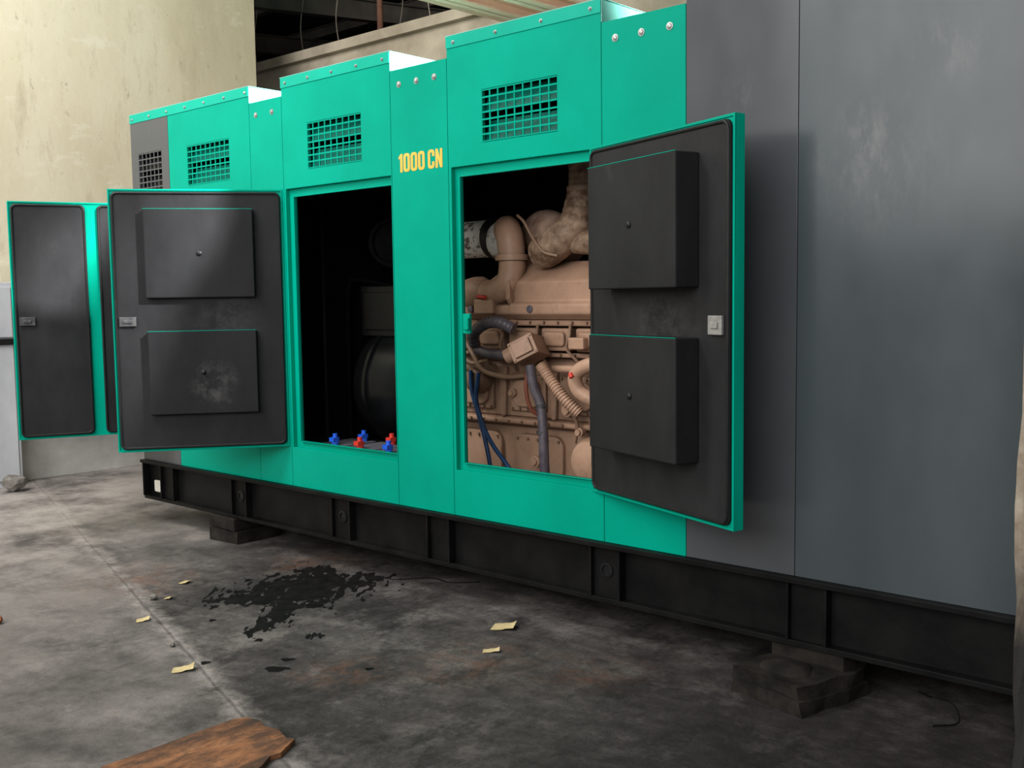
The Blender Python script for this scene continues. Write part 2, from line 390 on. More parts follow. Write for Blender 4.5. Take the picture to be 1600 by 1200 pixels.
hoods=[(X0+.0,-5.41),(-5.087,-4.150),(-3.732,-2.785),(-2.357,X1)]
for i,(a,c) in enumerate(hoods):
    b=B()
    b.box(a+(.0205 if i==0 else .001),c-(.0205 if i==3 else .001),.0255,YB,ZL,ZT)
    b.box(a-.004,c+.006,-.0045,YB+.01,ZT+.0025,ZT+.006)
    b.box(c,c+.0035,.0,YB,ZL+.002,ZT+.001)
    hd=b.done("roof_hood",TEALLIT if i<3 else GREY,enc,.001,M=ME)
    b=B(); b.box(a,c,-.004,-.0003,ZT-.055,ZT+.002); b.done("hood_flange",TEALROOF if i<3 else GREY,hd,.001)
b=B()
b.box(X0+.03,X1-.03,YB-.06,YB-.03,.45,2.68); b.box(X0+.03,X1-.03,.06,YB-.06,2.62,2.68)
b.box(X0+.03,X0+.05,.06,YB-.06,.45,2.62); b.box(X1-.05,X1-.03,.06,YB-.06,.45,2.62)
b.box(-5.40,-5.37,.5,YB-.06,.45,2.62)
b.box(X0+.03,X1-.03,.05,YB-.03,.42,.448)
b.done("inner_lining",LINING,enc,M=ME)
TEALD=simple("teal_paint_inner",(.0,.13,.095),(.0,.17,.125),5,.5,spec=.2)
def grille(v,mat,nx,nz):
    x0,x1,z0,z1=v; k=B()
    for i in range(nx+1):
        x=x0+(x1-x0)*i/nx; k.box(x-.0035,x+.0035,.001,.007,z0,z1)
    for j in range(nz+1):
        z=z0+(z1-z0)*j/nz; k.box(x0,x1,.000,.006,z-.004,z+.004)
    gr=k.done("vent_grille",mat,enc,M=ME)
    h=z1-z0
    for j,(s,e_) in enumerate(((.02,.44),(.58,1.02))):
        k=B(); za=z0+h*s; zb=z0+h*e_
        k.prism([(.026,za),(.029,za),(.075,zb),(.072,zb)],'x',x0-.01,x1+.01)
        k.done("vent_louvre",TEALD if mat is TEAL else BLACKM,gr)
grille(vents[0],GREYREFL,6,7)
for v in vents[1:]: grille(v,TEAL,9,7)
def bolt(x,z,r,name="bolt",y=0):
    k=B(); k.lathe((x,y,z),(0,-1,0),[(0,r*1.5),(.002,r*1.5),(.0025,r),(.007,r*.95),(.009,r*.6)],12)
    k.done(name,STEEL,enc,smooth=True,M=ME)
for x in (-5.34,-5.18): bolt(x,2.635,.011)
for x in (-4.08,-3.95,-3.82): bolt(x,2.635,.011)
for x in (-2.71,-2.575,-2.435): bolt(x,2.635,.011)
for a,c,n in ((X0+.04,-5.44,7),(-5.04,-4.2,5),(-3.68,-2.84,4),):
    for i in range(n): bolt(a+(c-a)*i/(n-1),ZT-.03,.006,"screw",-.004)
# lettering, condensed bold
def rr(x0,x1,z0,z1,r,n=5):
    P=[]
    for cx,cz,a in ((x1-r,z1-r,0),(x0+r,z1-r,90),(x0+r,z0+r,180),(x1-r,z0+r,270)):
        for i in range(n+1):
            t=math.radians(a+90*i/n); P.append((cx+r*math.cos(t),cz+r*math.sin(t)))
    return P
k=B(); LZ,LH=2.188,.094; u=.00464; w_=10.4*u; s_=3.7*u
def ring(x0,gap=False):
    o=rr(x0,x0+w_,LZ,LZ+LH,.018); i=rr(x0+s_,x0+w_-s_,LZ+s_*.85,LZ+LH-s_*.85,.0045); n=len(o)
    for j in range(n):
        j2=(j+1)%n
        zc=(o[j][1]+o[j2][1])/2; xc=(o[j][0]+o[j2][0])/2
        if gap and xc>x0+w_*.9 and abs(o[j][1]-o[j2][1])>.02:
            zt,zb=max(o[j][1],o[j2][1]),min(o[j][1],o[j2][1]); H=LH*.36
            for za,zb2 in ((LZ+LH-H,zt),(zb,LZ+H)):
                if zb2>za: k.prism([(x0+w_-s_,za),(x0+w_,za),(x0+w_,zb2),(x0+w_-s_,zb2)],'y',-.0018,-.0006)
            continue
        k.prism([o[j],o[j2],i[j2],i[j]],'y',-.0018,-.0006)
xx=-4.094
k.prism([(xx+2.8*u,LZ),(xx+6.6*u,LZ),(xx+6.6*u,LZ+LH),(xx+3.8*u,LZ+LH),(xx+.3*u,LZ+LH*.83),(xx+.3*u,LZ+LH*.71),(xx+2.8*u,LZ+LH*.77)],'y',-.0018,-.0006)
ring(xx+8.2*u); ring(xx+20.0*u); ring(xx+31.8*u); ring(xx+47.2*u,True)
nx=xx+59.2*u; nw=10.4*u
k.box(nx,nx+3.4*u,-.0018,-.0006,LZ,LZ+LH); k.box(nx+nw-3.4*u,nx+nw,-.0018,-.0006,LZ,LZ+LH)
k.prism([(nx,LZ+LH),(nx+3.4*u,LZ+LH),(nx+nw,LZ),(nx+nw-3.4*u,LZ)],'y',-.00181,-.00061)
lt=k.done("lettering",YEL,enc,M=ME); lt["label"]="orange-yellow lettering reading 1000 CN"

# ---------------------------------------------------------------- base frame
b=B()
def rail(web,fl):
    b.box(X0,X1+.05,fl[0],fl[1],.418,.4395); b.box(X0,X1+.05,fl[0]+.025,fl[1],.163,.185); b.box(X0+.004,X1+.04,web[0],web[1],.184,.419)
rail((.035,.045),(-.035,.13)); rail((1.9,1.91),(1.83,1.99))
for x in (-6.51,-5.65,-4.64,-3.85,-2.78,-1.81):
    w=.085
    b.box(x-w,x-w+.012,-.012,.05,.184,.419); b.box(x+w-.012,x+w,-.012,.05,.184,.419)
    b.box(x-w+.01,x+w-.01,.012,.02,.184,.419)
for x in (-6.2,-5.1,-4.2,-3.3,-2.3,-1.4):
    b.box(x-.05,x+.05,.13,1.84,.22,.418)
b.box(X0,X0+.012,-.02,1.98,.184,.419)
b.done("base_frame",BASE,enc,.002,M=ME)
for x in (-5.65,-4.64,-2.78):
    b=B(); b.lathe((x,.012,.31),(0,-1,0),[(0,.034),(.006,.034),(.007,.024),(.001,.022)],20)
    b.done("lifting_eye",BLACKM,enc,smooth=True,M=ME)
b=B(); b.prism(rr(-6.735,-6.655,.215,.295,.012),'y',.025,.0345); b.done("lit_slot_plate",PALE,enc,M=ME)  # pale plate painted like the bright floor beyond the slot

# ---------------------------------------------------------------- doors
rrect=rr
def door(origin,ang,W,hinge_right,pads,strip,latchmat,lab,H=1.505,z0=.675):
    T=.048
    M=ME@Matrix.Translation((origin[0],origin[1],z0))@Matrix.Rotation(ang,4,'Z')
    k=B(); k.box(0,W,.006,T,0,H)
    k.panel(0,W,0,H,[(.010,W-.010,.010,H-.010)],0,.006)
    d=k.done("door",TEAL,enc,.002,M=M); d["label"]=lab
    def child(kk,name,mat,bev=0,sm=False,seg=2):
        o=kk.done(name,mat,d,bev,sm,seg); return o
    def ins(xa,xb):
        k=B(); k.prism(rrect(xa,xb,.016,H-.016,.03),'y',-.008,.0055); child(k,"insulation_panel",FOAM,.002)
        pts=rrect(xa+.008,xb-.008,.024,H-.024,.03); P=[(p[0],-.009,p[1]) for p in pts]; P.append(P[0])
        k=B(); k.tube(P,.007,n=8,sub=1,smooth=False); child(k,"gasket",RUBBER,0,True)
    if strip:
        ins(.016,strip[0]); ins(strip[1],W-.016)
    else: ins(.016,W-.016)
    fx=(lambda s:W-s) if hinge_right else (lambda s:s)
    if pads:
        for za,zb in ((H-.62,H-.115),(H-1.29,H-.81)):
            xa,xb=sorted((fx(.17),fx(.775)))
            t=pads
            k=B()
            k.box(xa,xb,-t,-.008,za,zb); pd=child(k,"acoustic_pad",PAD,.006)
            k=B(); k.box(xa,xb,-t-.001,-t+.003,zb+.0,zb+.0022); child(k,"pad_edge_reflection",TEAL)  # thin teal strip stands in for a reflection on the pad's top edge
            k=B(); k.lathe(((xa+xb)/2,-t,(za+zb)/2),(0,-1,0),[(0,.014),(.004,.014),(.008,.009),(.010,.004)],14); child(k,"pad_button",RUBBER,0,True)
    lx=fx(W-.085); lw=.046 if latchmat is LATCH else .040; lh=.027 if latchmat is LATCH else .036
    k=B(); k.box(lx-lw,lx+lw,-.022,-.008,H/2-lh,H/2+lh); k.box(lx-lw*.5,lx+lw*.5,-.028,-.022,H/2-lh*.35,H/2+lh*.35)
    child(k,"latch",latchmat,.004)
    for hz in (.16,H/2,H-.16):
        hx=W if hinge_right else 0
        k=B(); k.cyl((hx+(.006 if hinge_right else -.006),.012,hz-.05),(hx+(.006 if hinge_right else -.006),.012,hz+.05),.009,12); child(k,"hinge",RUBBER,0,True)
    return d
door((-6.741,-.888),math.atan2(.888,.386),.962,True,0,(.450,.520),LATCH,"narrower door lined in black with a teal strip")
door((-5.690,-.771),math.atan2(.771,.592),.968,True,.045,None,LATCH,"open door with two raised black acoustic pads")
door((-2.848,-.006),math.atan2(-.336,.924),.966,False,.12,None,LATCHP,"open door with two deep black acoustic pads",1.522,.664)
b=B(); b.box(-3.664,-3.615,.012,.03,1.36,1.46); b.box(-3.645,-3.61,-.006,.012,1.38,1.44); b.done("latch_catch",TEAL,enc,.004,M=ME)

# ---------------------------------------------------------------- engine
en=empty("diesel_engine",(-3.4,.9,.45),"large tan-painted diesel engine with hoses and wrapped exhaust","engine")
MN=world_child(en)
def E(k,name,mat,bev=0,sm=False,seg=2,label=None):
    o=k.done(name,mat,en,bev,sm,seg,M=MN)
    if label:o["label"]=label
    return o
XA,XB=-4.45,-2.2
b=B()
b.box(XA,XB,.60,1.25,.50,.83)
b.prism([(.60,.83),(.53,.85),(.53,.875),(.56,.885),(1.25,.885),(1.25,.83)],'x',XA,XB)
b.prism([(.56,.885),(.56,1.16),(.60,1.22),(1.27,1.22),(1.27,.885)],'x',XA,XB)
b.box(XA,XB,.52,1.30,1.22,1.245)
b.box(XA,XB,.60,1.25,1.245,1.40)
b.box(XA,XB,.50,1.30,1.385,1.42)
b.box(-4.3,-4.2,.62,1.2,.4485,.51); b.box(-2.5,-2.4,.62,1.2,.4485,.51)
for x in (-4.28,-3.88,-3.52,-3.18,-2.8): b.prism([(x-.015,.885),(x+.015,.885),(x+.03,1.16),(x-.03,1.16)],'y',.535,.58)
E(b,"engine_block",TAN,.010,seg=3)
for cx in (-4.08,-3.70,-3.35,-3.0):
    b=B(); b.box(cx-.125,cx+.125,.540,.565,.92,1.12); b.prism(rrect(cx-.095,cx+.095,.945,1.095,.05),'y',.522,.545); E(b,"access_cover",TAN,.008,seg=3)
for cx in (-4.1,-3.66,-3.22,-2.8):
    b=B(); b.prism(rrect(cx-.17,cx+.17,.55,.79,.06),'y',.575,.61); E(b,"sump_cover",TAN,.008,seg=3)
b=B()
x=XA+.05
while x<XB:
    for z,y in ((1.233,.52),(1.403,.50),(.862,.53)): b.cyl((x,y,z),(x,y-.012,z),.008,6)
    x+=.095
for cx in (-4.08,-3.70,-3.35,-3.0):
    for dx in (-.11,-.055,0,.055,.11):
        for z in (.932,1.108): b.cyl((cx+dx,.541,z),(cx+dx,.529,z),.008,6)
for cx in (-4.1,-3.66,-3.22,-2.8):
    for dx in (-.145,-.07,0,.07,.145):
        for z in (.575,.765): b.cyl((cx+dx,.576,z),(cx+dx,.564,z),.008,6)
o=E(b,"engine_bolts",TAND,0); o["kind"]="stuff"
for cx in (-4.16,-3.93,-3.70,-3.47,-3.24,-3.01):
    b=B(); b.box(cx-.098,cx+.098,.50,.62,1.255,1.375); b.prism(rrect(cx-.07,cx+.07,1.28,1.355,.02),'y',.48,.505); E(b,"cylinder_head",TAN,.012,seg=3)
for cx in (-4.05,-3.82,-3.58,-3.36,-3.12):
    b=B(); b.tube([(cx,.49,1.39),(cx+.02,.455,1.34),(cx+.0,.46,1.27),(cx+.04,.50,1.20),(cx+.05,.53,1.14)],.008,n=8); E(b,"injector_line",TAND,0,True)
# aftercooler housing
b=B()
b.prism([(.49,1.42),(.44,1.45),(.44,1.50),(.47,1.515),(.47,1.62),(.60,1.72),(.95,1.74),(.95,1.42)],'x',-3.74,-2.3)
b.prism([(.50,1.42),(.45,1.45),(.45,1.495),(.50,1.51),(.95,1.53),(.95,1.42)],'x',-4.4,-3.74)
b.prism([(-4.20,1.53),(-4.02,1.62),(-3.86,1.70),(-3.74,1.70),(-3.74,1.50),(-4.20,1.50)],'y',.56,.92)
E(b,"aftercooler_housing",TAN,.010,seg=2)
b=B(); b.prism([(.455,1.50),(.43,1.53),(.43,1.63),(.59,1.745),(.97,1.76),(.97,1.50)],'x',-3.755,-3.725); E(b,"housing_flange",TAN,.006)
for x in (-3.59,-4.02):
    b=B(); b.lathe((x,.44,1.475),(0,-1,0),[(0,.020),(.006,.020),(.008,.014)],20); E(b,"round_badge",VIOLET,0,True)
# cross-over elbow
b=B()
b.tube([(-3.99,.74,1.83),(-3.92,.64,1.885),(-3.84,.55,1.905),(-3.78,.50,1.86),(-3.765,.50,1.77),(-3.765,.50,1.67),(-3.79,.49,1.60),(-3.87,.49,1.565),(-3.96,.50,1.56)],.074,n=24)
b.cyl((-3.765,.50,1.735),(-3.765,.50,1.765),.090,28)
b.lathe((-4.08,.50,1.56),(1,0,.02),[(-.04,.05),(-.02,.080),(.04,.092),(.09,.092),(.13,.075)],28)
E(b,"intake_elbow",TAN,0,True)
b=B(); b.cyl((-4.45,.66,1.87),(-4.05,.66,1.87),.105,30); E(b,"lagged_pipe",WHITEW,0,True,label="white mottled lagged pipe")
b=B(); b.cyl((-4.05,.66,1.87),(-4.0,.66,1.87),.112,30); E(b,"pipe_clamp",RUBBER,0,True)
b=B(); b.lathe((-4.0,.66,1.86),(1,-.15,-.1),[(0,.10),(.03,.115),(.07,.11),(.11,.07)],30); E(b,"pipe_flange",WHITEW,0,True)
# turbo, wrapped in bands
band_=lambda L,r: r*(1+.03*abs(math.sin(L*55)))
b=B(); b.tube([(-3.84,.82,1.88),(-3.74,.74,1.90),(-3.64,.68,1.89),(-3.55,.63,1.84),(-3.48,.60,1.76)],.108,n=36,sub=24,rfun=band_)
E(b,"turbo_wrap",WRAP,0,True,label="banded pinkish heat wrap")
# ribbed wrapped exhaust : one pipe sweeping up and out of the roof
rib=lambda L,r: r*(1+.035*abs(math.sin(L*75)))
b=B(); b.tube([(-3.34,.60,2.60),(-3.34,.60,2.30),(-3.34,.60,2.12),(-3.345,.57,2.00),(-3.36,.54,1.91),(-3.42,.51,1.84),(-3.50,.51,1.79),(-3.58,.54,1.77)],.086,n=36,sub=26,rfun=rib); E(b,"exhaust_pipe",FOIL,0,True,label="wrapped ribbed exhaust pipe")
b=B(); b.cyl((-3.34,.60,2.075),(-3.34,.60,2.10),.098,28); E(b,"pipe_clamp",TAND,0,True)
b=B(); b.tube([(-3.0,.62,1.80),(-3.14,.58,1.81),(-3.26,.55,1.81),(-3.36,.54,1.82)],.062,n=28,sub=26,rfun=rib); E(b,"exhaust_branch",FOIL,0,True)
b=B(); b.tube([(-3.72,.50,1.97),(-3.64,.46,1.93),(-3.56,.43,1.85),(-3.48,.42,1.77),(-3.40,.44,1.745)],.008,n=10); E(b,"turbo_line",TAND,0,True)
# filter head
Mf=Matrix.Translation((-3.545,.36,1.27))@Matrix.Rotation(math.radians(-28),4,'Y')@Matrix.Rotation(math.radians(20),4,'Z')
b=B(); b.box(-.072,.072,-.06,.12,-.055,.055,Mf); b.box(-.052,.052,-.075,-.055,-.038,.038,Mf); b.cyl(Mf@Vector((-.13,.02,.02)),Mf@Vector((-.06,.02,.02)),.040,20)
for sx_ in (-.055,.055):
    for sz_ in (-.04,.04): b.cyl(Mf@Vector((sx_*1.12,-.066,sz_*1.1)),Mf@Vector((sx_*1.12,-.055,sz_*1.1)),.007,6)
E(b,"filter_head",TAN,.008,seg=3)
b=B(); b.tube([(-3.67,.40,1.37),(-3.75,.38,1.405),(-3.85,.38,1.40),(-3.95,.39,1.345),(-3.975,.42,1.28)],.031,n=16,rfun=lambda L,r:r*(1+.05*math.sin(L*260)),sub=26); E(b,"violet_hose",VIOLET,0,True)
b=B(); b.tube([(-3.97,.43,1.255),(-3.86,.42,1.235),(-3.74,.40,1.235),(-3.62,.38,1.245)],.027,n=16,sub=20); E(b,"violet_hose",VIOLET,0,True)
b=B(); b.tube([(-3.535,.37,1.19),(-3.52,.38,1.08),(-3.49,.40,.98),(-3.475,.40,.84),(-3.47,.40,.70),(-3.46,.40,.50)],.026,n=16); E(b,"violet_hose",VIOLET,0,True)
for z in (.83,.97):
    b=B(); b.cyl((-3.482,.40,z),(-3.482,.40,z+.015),.030,16); E(b,"hose_clamp",LATCH,0,True)
b=B(); b.tube([(-3.47,.38,1.19),(-3.39,.38,1.10),(-3.32,.39,1.02),(-3.25,.42,.95)],.029,n=20,sub=34,rfun=lambda L,r:r*(1+.08*math.sin(L*400))); E(b,"corrugated_hose",TAN,0,True)
b=B(); b.tube([(-3.02,.42,1.20),(-3.16,.40,1.20),(-3.255,.40,1.15),(-3.25,.41,1.07),(-3.17,.43,1.02),(-3.10,.50,.98)],.037,n=20); E(b,"coolant_elbow",TAN,0,True)
b=B(); b.lathe((-3.24,.60,.70),(0,-1,0),[(0,.12),(.10,.12),(.14,.10),(.16,.05)],34)
for i in range(8):
    t=2*math.pi*i/8; b.cyl((-3.24+.106*math.cos(t),.50,.70+.106*math.sin(t)),(-3.24+.106*math.cos(t),.487,.70+.106*math.sin(t)),.008,6)
E(b,"oil_pump_housing",TAN,0,True)
b=B(); b.lathe((-4.03,.56,1.08),(0,-1,0),[(0,.075),(.08,.075),(.11,.055),(.13,.02)],28); b.cyl((-4.16,.50,1.15),(-3.90,.50,1.15),.025,16); E(b,"fuel_pump",TAND,0,True)
for P,r in (([(-4.10,.46,1.32),(-4.0,.44,1.22),(-3.93,.44,1.14),(-3.80,.47,1.11),(-3.68,.5,1.12)],.014),([(-4.15,.46,1.24),(-4.02,.44,1.18),(-3.90,.45,1.20)],.012),([(-3.44,.48,1.05),(-3.36,.47,.97),(-3.33,.5,.88),(-3.36,.52,.78)],.010)):
    b=B(); b.tube(P,r,n=12);E(b,"fuel_line",TAND,0,True)
b=B(); b.tube([(-3.60,.42,1.15),(-3.605,.42,1.05),(-3.59,.44,.95),(-3.55,.5,.90)],.011,n=12); E(b,"fuel_line",simple("brown_red_pipe",(.18,.05,.03),(.26,.08,.05),9,.4),0,True)
for P in ([(-4.02,.43,1.14),(-4.0,.42,1.02),(-3.93,.41,.86),(-3.87,.40,.70),(-3.83,.40,.50)],[(-3.95,.42,1.13),(-3.96,.41,.98),(-3.91,.41,.84),(-3.83,.40,.74),(-3.71,.40,.62),(-3.64,.40,.5)]):
    b=B(); b.tube(P,.012,n=10); E(b,"blue_hose",BLUE,0,True)
b=B(); b.cyl((-3.945,.42,1.545),(-3.88,.41,1.538),.010,10); E(b,"red_cap",RED,0,True)
b=B(); b.cyl((-3.262,.365,1.155),(-3.25,.36,1.135),.013,12); E(b,"red_cap",RED,0,True)
b=B(); b.box(-3.98,-3.84,.42,.50,1.45,1.53); E(b,"sensor_bracket",TAN,.008)
b=B(); b.box(-3.34,-3.24,.44,.5,1.27,1.33); E(b,"sensor_bracket",TAN,.008)
b=B(); b.cyl((-3.45,.46,1.165),(-3.10,.46,1.175),.020,16); E(b,"oil_line",TAN,0,True)
for x,z,r in ((-3.40,.95,.036),(-3.22,.90,.030),(-3.32,.84,.024),(-3.62,.66,.03),(-3.78,1.02,.022)):
    b=B(); b.lathe((x,.53,z),(0,-1,0),[(0,r),(.03,r),(.032,r*.7),(.045,r*.65)],20); E(b,"cover_plug",TAN,0,True)

# ---------------------------------------------------------------- alternator (dark)
al=empty("alternator",(-5.0,1.0,.45),"black-painted generator alternator in the dark compartment","alternator")
MA=world_child(al)
def A(k,name,mat,bev=0,sm=False):
    return k.done(name,mat,al,bev,sm,M=MA)
b=B(); b.lathe((-5.30,.98,.98),(1,0,0),[(0,.22),(.04,.36),(.10,.40),(.20,.41),(.205,.43),(.23,.43),(.235,.41),(.55,.41),(.58,.46),(.70,.46),(.76,.40)],48); A(b,"alternator_body",BLACKM,0,True)
b=B(); b.box(-5.25,-4.65,.75,1.35,.4485,.62); A(b,"mounting_foot",BLACKM,.01)
b=B(); b.box(-5.26,-4.70,.70,1.3,1.30,1.62); b.box(-5.22,-4.75,.685,.70,1.34,1.58); A(b,"terminal_box",BLACKM,.03)
b=B(); b.tube([(-5.33,.65,.5),(-5.33,.65,1.2),(-5.31,.65,1.62),(-5.25,.68,1.66),(-5.1,.83,1.62)],.012,n=12); A(b,"conduit",LINING,0,True)
b=B(); b.lathe((-4.84,.62,1.88),(.8,-1,0),[(0,.15),(.03,.15),(.031,.127),(.008,.122),(.04,.045),(.05,.03)],34); A(b,"fan_guard",LINING,0,True)
b=B(); b.box(-4.89,-4.86,.65,.70,1.60,1.90); A(b,"guard_bracket",BLACKM,.004)

BATT=simple("battery_case",(.01,.01,.012),(.02,.02,.022),9,.45)
BTOP=simple("battery_top",(.06,.06,.075),(.12,.12,.135),9,.5)
def battery(x,cols,label):
    e=empty("battery",(x,.27,.449),label,"battery"); e["group"]="starter batteries behind the sill"
    M=world_child(e)
    b=B(); b.box(x-.115,x+.115,.13,.45,.4485,.66); b.done("battery_case",BATT,e,.006,M=M)
    b=B(); b.box(x-.113,x+.113,.132,.448,.6605,.676); b.done("battery_lid",BTOP,e,.004,M=M)
    for (dx,y,m) in cols:
        b=B(); b.lathe((x+dx,y,.6765),(0,0,1),[(0,.022),(.03,.022),(.032,.015),(.066,.014)],16); b.box(x+dx-.020,x+dx+.020,y-.03,y+.015,.696,.720); b.done("terminal_cap",m,e,smooth=True,M=M)
battery(-4.96,[(.03,.20,BLUEP),(.055,.40,BLUEP)],"black starter battery with blue terminal caps")
battery(-4.69,[(.01,.18,RED),(.04,.40,RED)],"black starter battery with red terminal caps")
battery(-4.44,[(.01,.18,BLUEP)],"black starter battery with a blue terminal cap")

# ---------------------------------------------------------------- support blocks
def rough(k,amp=.008,cuts=5):
    bmesh.ops.subdivide_edges(k.bm,edges=k.bm.edges,cuts=cuts,use_grid_fill=True)
    for v in k.bm.verts:
        n=mn.noise_vector(v.co*9); v.co+=Vector((n.x,n.y,0))*amp*1.6
        if v.co.z>.05: v.co.z+=min(0,n.z)*amp
    return k
e=empty("support_block",(-1.8,.0,0),"worn dark timber blocks under the near end of the frame","support block"); M=world_child(e)
k=B(); k.prism([(-2.02,-.20),(-1.70,-.28),(-1.60,.10),(-1.92,.18)],'z',0,.055); rough(k,.012).done("lower_timber",DWOOD,e,M=M)
k=B(); k.prism([(-2.03,-.19),(-1.71,-.26),(-1.61,.09),(-1.92,.17)],'z',.055,.105); rough(k,.016,8).done("upper_timber",DWOOD,e,M=M)
k=B(); k.prism([(-1.97,.02),(-1.66,.0),(-1.62,.12),(-1.94,.18)],'z',.095,.1625); k.done("shim_timber",DWOOD,e,.004,M=M)
bmk=B(); bmesh.ops.create_icosphere(bmk.bm,subdivisions=3,radius=.085)
for v in bmk.bm.verts:
    n=mn.noise(v.co*14); v.co*=(1+.22*n); v.co.z=max(-.004,v.co.z*.33); v.co.x*=1.25; v.co+=Vector((-1.84,-.10,.100))
bmk.done("worn_lump",DWOOD,e,smooth=True,M=M)
e=empty("support_block",(-5.8,.15,0),"dark stacked timber blocks under the far end of the frame","support block"); M=world_child(e)
k=B(); k.prism([(-5.95,-.04),(-5.66,-.02),(-5.66,.30),(-5.95,.28)],'z',0,.08); rough(k).done("lower_timber",DWOOD,e,M=M)
k=B(); k.prism([(-5.98,-.02),(-5.68,-.03),(-5.70,.30),(-5.97,.30)],'z',.08,.1625); k.done("upper_timber",DWOOD,e,.008,M=M)

# ---------------------------------------------------------------- oil : cells of a fine grid kept where a noise field says wet
R_=Vector((math.cos(math.radians(41.86)),math.sin(math.radians(41.86)),0)); F_=Vector((-R_.y,R_.x,0))
C0=Vector((-4.52,-.36,0))
blobs=[(0,-.02,.30,.34,1.0),(.18,.10,.20,.18,.85),(-.24,-.20,.24,.13,.75),(-.02,-.42,.07,.26,.85),(-.07,-.66,.06,.16,.6),(.02,.36,.12,.09,.5),(-.32,-.06,.14,.06,.5),(.32,.16,.14,.07,.5),(.20,-.80,.05,.05,.6)]
def field(a,c):
    v=-9
    for bx,by,rx,ry,s in blobs:
        d=math.hypot((a-bx)/rx,(c-by)/ry); v=max(v,(1-d)*s)
    p=Vector((a*7,c*4.5,0)); q=Vector((a*26+7,c*10,3))
    return v+.45*mn.fractal(p,1.0,2.0,4)+.72*mn.fractal(q,.9,2.0,4)
bmo=bmesh.new(); st=.0045; n1,n2=int(1.5/st),int(2.2/st); vc={}
def gv(i,j):
    if (i,j) not in vc:
        q=C0+R_*(-.72+i*st)+F_*(-1.1+j*st); vc[(i,j)]=bmo.verts.new((q.x,q.y,.0012))
    return vc[(i,j)]
for i in range(n1):
    for j in range(n2):
        a=-.72+(i+.5)*st; c=-1.1+(j+.5)*st
        if abs(a)>.70: continue
        if field(a,c)>.06+.5*max(0,math.hypot(a/.6,c/.95)-.8):
            bmo.faces.new((gv(i,j),gv(i+1,j),gv(i+1,j+1),gv(i,j+1)))
me=bpy.data.meshes.new("oil_puddle"); bmo.to_mesh(me); bmo.free(); me.materials.append(OIL)
o=bpy.data.objects.new("oil_puddle",me); COL.objects.link(o)
thing(o,"black oil splatter soaked into the concrete floor","oil stain"); o["kind"]="stuff"
k=B(); k.tube([(-4.30,.04,.001),(-4.25,.06,.001),(-4.12,.20,.001),(-3.98,.20,.001),(-3.86,.31,.001)],.0045,n=6)
o=k.done("oil_trickle",OIL,smooth=True); thing(o,"thin black trickle of oil running under the frame","oil stain"); o["kind"]="stuff"
def drop(x,y,a,c,seed):
    k=B(); rnd=random.Random(seed); vs=[]
    for i in range(28):
        t=2*math.pi*i/28; r=1+.2*math.sin(3*t+rnd.random())+.12*rnd.uniform(-1,1)
        vs.append(k.bm.verts.new(Vector((x,y,.0012))+R_*(a*r*math.cos(t))+F_*(c*r*math.sin(t))))
    k.bm.faces.new(vs)
    thing(k.done("oil_drop",OIL),"small black oil drip on the concrete floor","oil stain","oil drips on the floor")
for i,(x,y,a,c) in enumerate(((-3.60,-1.20,.05,.03),(-3.66,-1.10,.03,.02),(-3.9,-1.35,.02,.02),(-3.30,-.95,.018,.015),(-4.4,-1.0,.016,.02))): drop(x,y,a,c,i)

# ---------------------------------------------------------------- litter
def scrap(x,y,w,h,ang,label,curl=.012):
    k=B(); n=6; V=[]
    for i in range(n+1):
        for j in range(3):
            u=(i/n-.5)*w+random.uniform(-.003,.003); v=(j/2-.5)*h*(1+.15*math.sin(i)); z=.003+curl*(i/n)**2*(1 if j else .6)+.002*math.sin(i*2+j)**2
            V.append(k.bm.verts.new((u,v,z)))
    for i in range(n):
        for j in range(2):
            a=i*3+j; k.bm.faces.new((V[a],V[a+1],V[a+4],V[a+3]))
    o=k.done("paper_scrap",PAPER,M=Matrix.Translation((x,y,0))@Matrix.Rotation(ang,4,'Z'))
    md=o.modifiers.new("s","SOLIDIFY"); md.thickness=.0008
    thing(o,label,"paper scrap","paper scraps on the floor")
scrap(-3.23,-.19,.105,.09,.5,"yellowed torn paper scrap on the concrete floor",.02)
scrap(-3.05,-.47,.075,.04,.7,"narrow yellowed paper scrap on the concrete floor")
scrap(-3.89,-1.46,.09,.06,.9,"yellowed torn paper scrap on the concrete floor",.02)
scrap(-5.11,-.72,.05,.06,.3,"small yellowed paper scrap near the oil stain")
scrap(-4.66,-1.22,.06,.05,1.1,"small yellowed paper scrap beside the floor joint")
scrap(-4.90,-.94,.04,.04,.2,"small yellowed paper scrap beside the floor joint")
edge=[(-3.24,-2.15),(-3.245,-1.64),(-3.22,-1.60),(-3.16,-1.585),(-3.10,-1.605),(-3.04,-1.59),(-2.96,-1.615),(-2.93,-1.60),(-2.90,-1.655),(-2.875,-1.70),(-2.88,-1.74),(-2.84,-1.80),(-2.72,-2.15)]
k=B(); k.prism(edge,'z',0.002,.020)
thing(k.done("wood_board",WOOD,bevel=.0015),"broken orange-brown wooden board lying on the concrete floor","wooden board")
def rock(x,y,r,mat,name,label,cat,sq=(1,1,.7)):
    bm=bmesh.new(); bmesh.ops.create_icosphere(bm,subdivisions=2,radius=r)
    for v in bm.verts:
        v.co*=random.uniform(.82,1.12); v.co=Vector((v.co.x*sq[0],v.co.y*sq[1],v.co.z*sq[2]))
    zm=min(v.co.z for v in bm.verts)
    for v in bm.verts: v.co+=Vector((x,y,-zm))
    me=bpy.data.meshes.new(name); bm.to_mesh(me); bm.free(); me.materials.append(mat)
    o=bpy.data.objects.new(name,me); COL.objects.link(o); thing(o,label,cat); return o
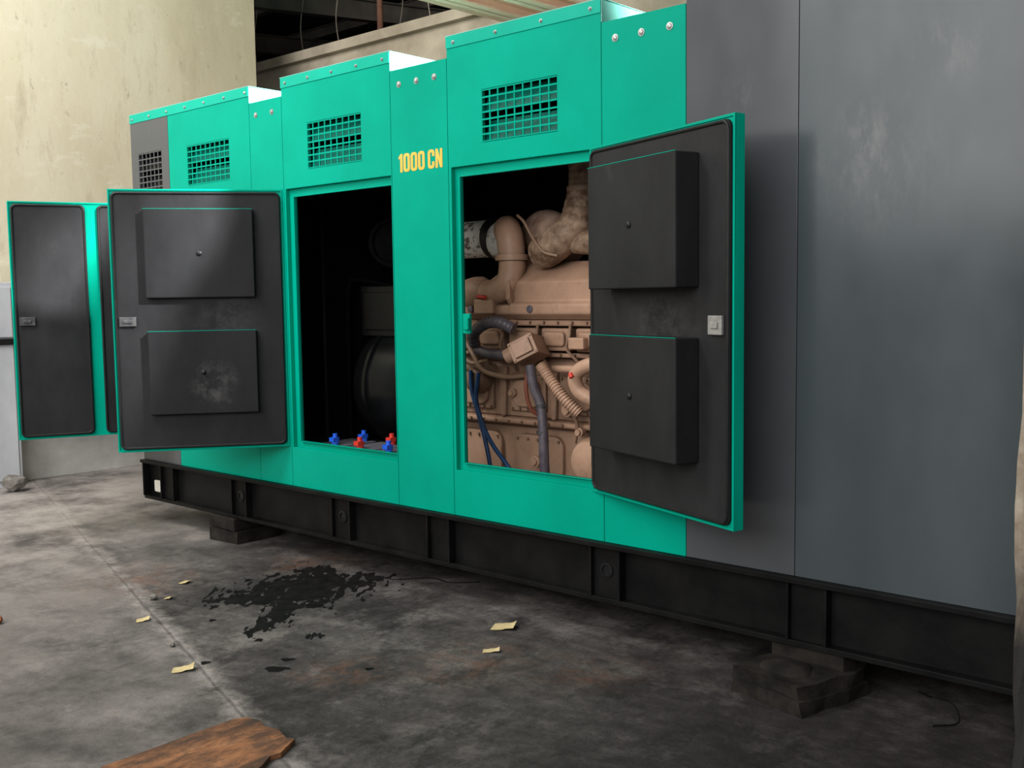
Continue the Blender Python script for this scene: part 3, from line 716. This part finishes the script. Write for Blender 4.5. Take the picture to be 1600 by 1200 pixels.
rock(-8.75,-.10,.10,ROCK,"rubble_stone","grey lump of rubble by the pale cabinet","stone")
rock(-5.17,-1.70,.030,BRICKM,"brick_chip","small red brick fragment on the concrete floor","brick")
for x,y,r in ((-4.95,-1.0,.022),(-4.2,-1.33,.014)):
    rock(x,y,r,ROCK,"pebble","small pale concrete crumb beside the floor joint","pebble")["group"]="concrete crumbs along the joint"
k=B(); k.tube([(-1.40,.20,.01),(-1.42,.12,.05),(-1.36,.06,.07),(-1.28,.08,.05),(-1.24,.02,.01),(-1.3,-.06,.008)],.003,n=8)
thing(k.done("loose_cable",BASE,smooth=True),"thin black loose cable on the floor under the frame","cable")

# ---------------------------------------------------------------- lights
def area(name,loc,target,sx,sy,power,col=(1,1,1)):
    l=bpy.data.lights.new(name,'AREA'); l.shape='RECTANGLE'; l.size=sx; l.size_y=sy; l.energy=power; l.color=col
    o=bpy.data.objects.new(name,l); COL.objects.link(o); o.location=loc
    o.rotation_euler=(Vector(target)-Vector(loc)).to_track_quat('-Z','Y').to_euler(); return o
area("skylight_front",(-1.6,-8.0,4.2),(-3.2,0,1.7),9.5,3.8,590,(1,.99,.97))
area("wall_fill_light",(-6.0,-3.2,6.0),(-9.3,1.0,2.4),3,3,460,(1,.98,.94))  # added fill lamp that brightens the left wall
l=bpy.data.lights.new("roof_gap_light",'SPOT'); l.energy=12000; l.spot_size=math.radians(27); l.spot_blend=.25; l.shadow_soft_size=.25; l.color=(1,.99,.98)
o=bpy.data.objects.new("roof_gap_light",l); COL.objects.link(o); o.location=(-.2,1.0,5.2)
o.rotation_euler=(Vector((-3.85,.85,2.76))-Vector(o.location)).to_track_quat('-Z','Y').to_euler()
W=bpy.data.worlds.new("world"); S.world=W; W.use_nodes=True
nt=W.node_tree; bg=nt.nodes["Background"]
tc=nt.nodes.new("ShaderNodeTexCoord"); sp=nt.nodes.new("ShaderNodeSeparateXYZ"); nt.links.new(tc.outputs["Generated"],sp.inputs[0])
rp=ramp(nt,sp.outputs[2],[(0.0,(.36,.355,.355)),(.15,(.42,.42,.425)),(.5,(.53,.54,.56))])
nt.links.new(rp,bg.inputs[0]); bg.inputs[1].default_value=.80

# ---------------------------------------------------------------- camera
f,pi_,ro,ya=1637.11,math.radians(4.7526),math.radians(-.7939),math.radians(41.86)
F=Vector((-math.sin(ya)*math.cos(pi_),math.cos(ya)*math.cos(pi_),-math.sin(pi_)))
R=Vector((math.cos(ya),math.sin(ya),0)); U=R.cross(F)
R2=R*math.cos(ro)+U*math.sin(ro); U2=-R*math.sin(ro)+U*math.cos(ro)
cd=bpy.data.cameras.new("camera"); cd.sensor_width=36; cd.lens=36*f/1600; cd.clip_end=100
co=bpy.data.objects.new("camera",cd); COL.objects.link(co)
m3=Matrix((R2,U2,-F)).transposed()
co.matrix_world=Matrix.Translation((0,-3.7149,1.54))@m3.to_4x4()
S.camera=co
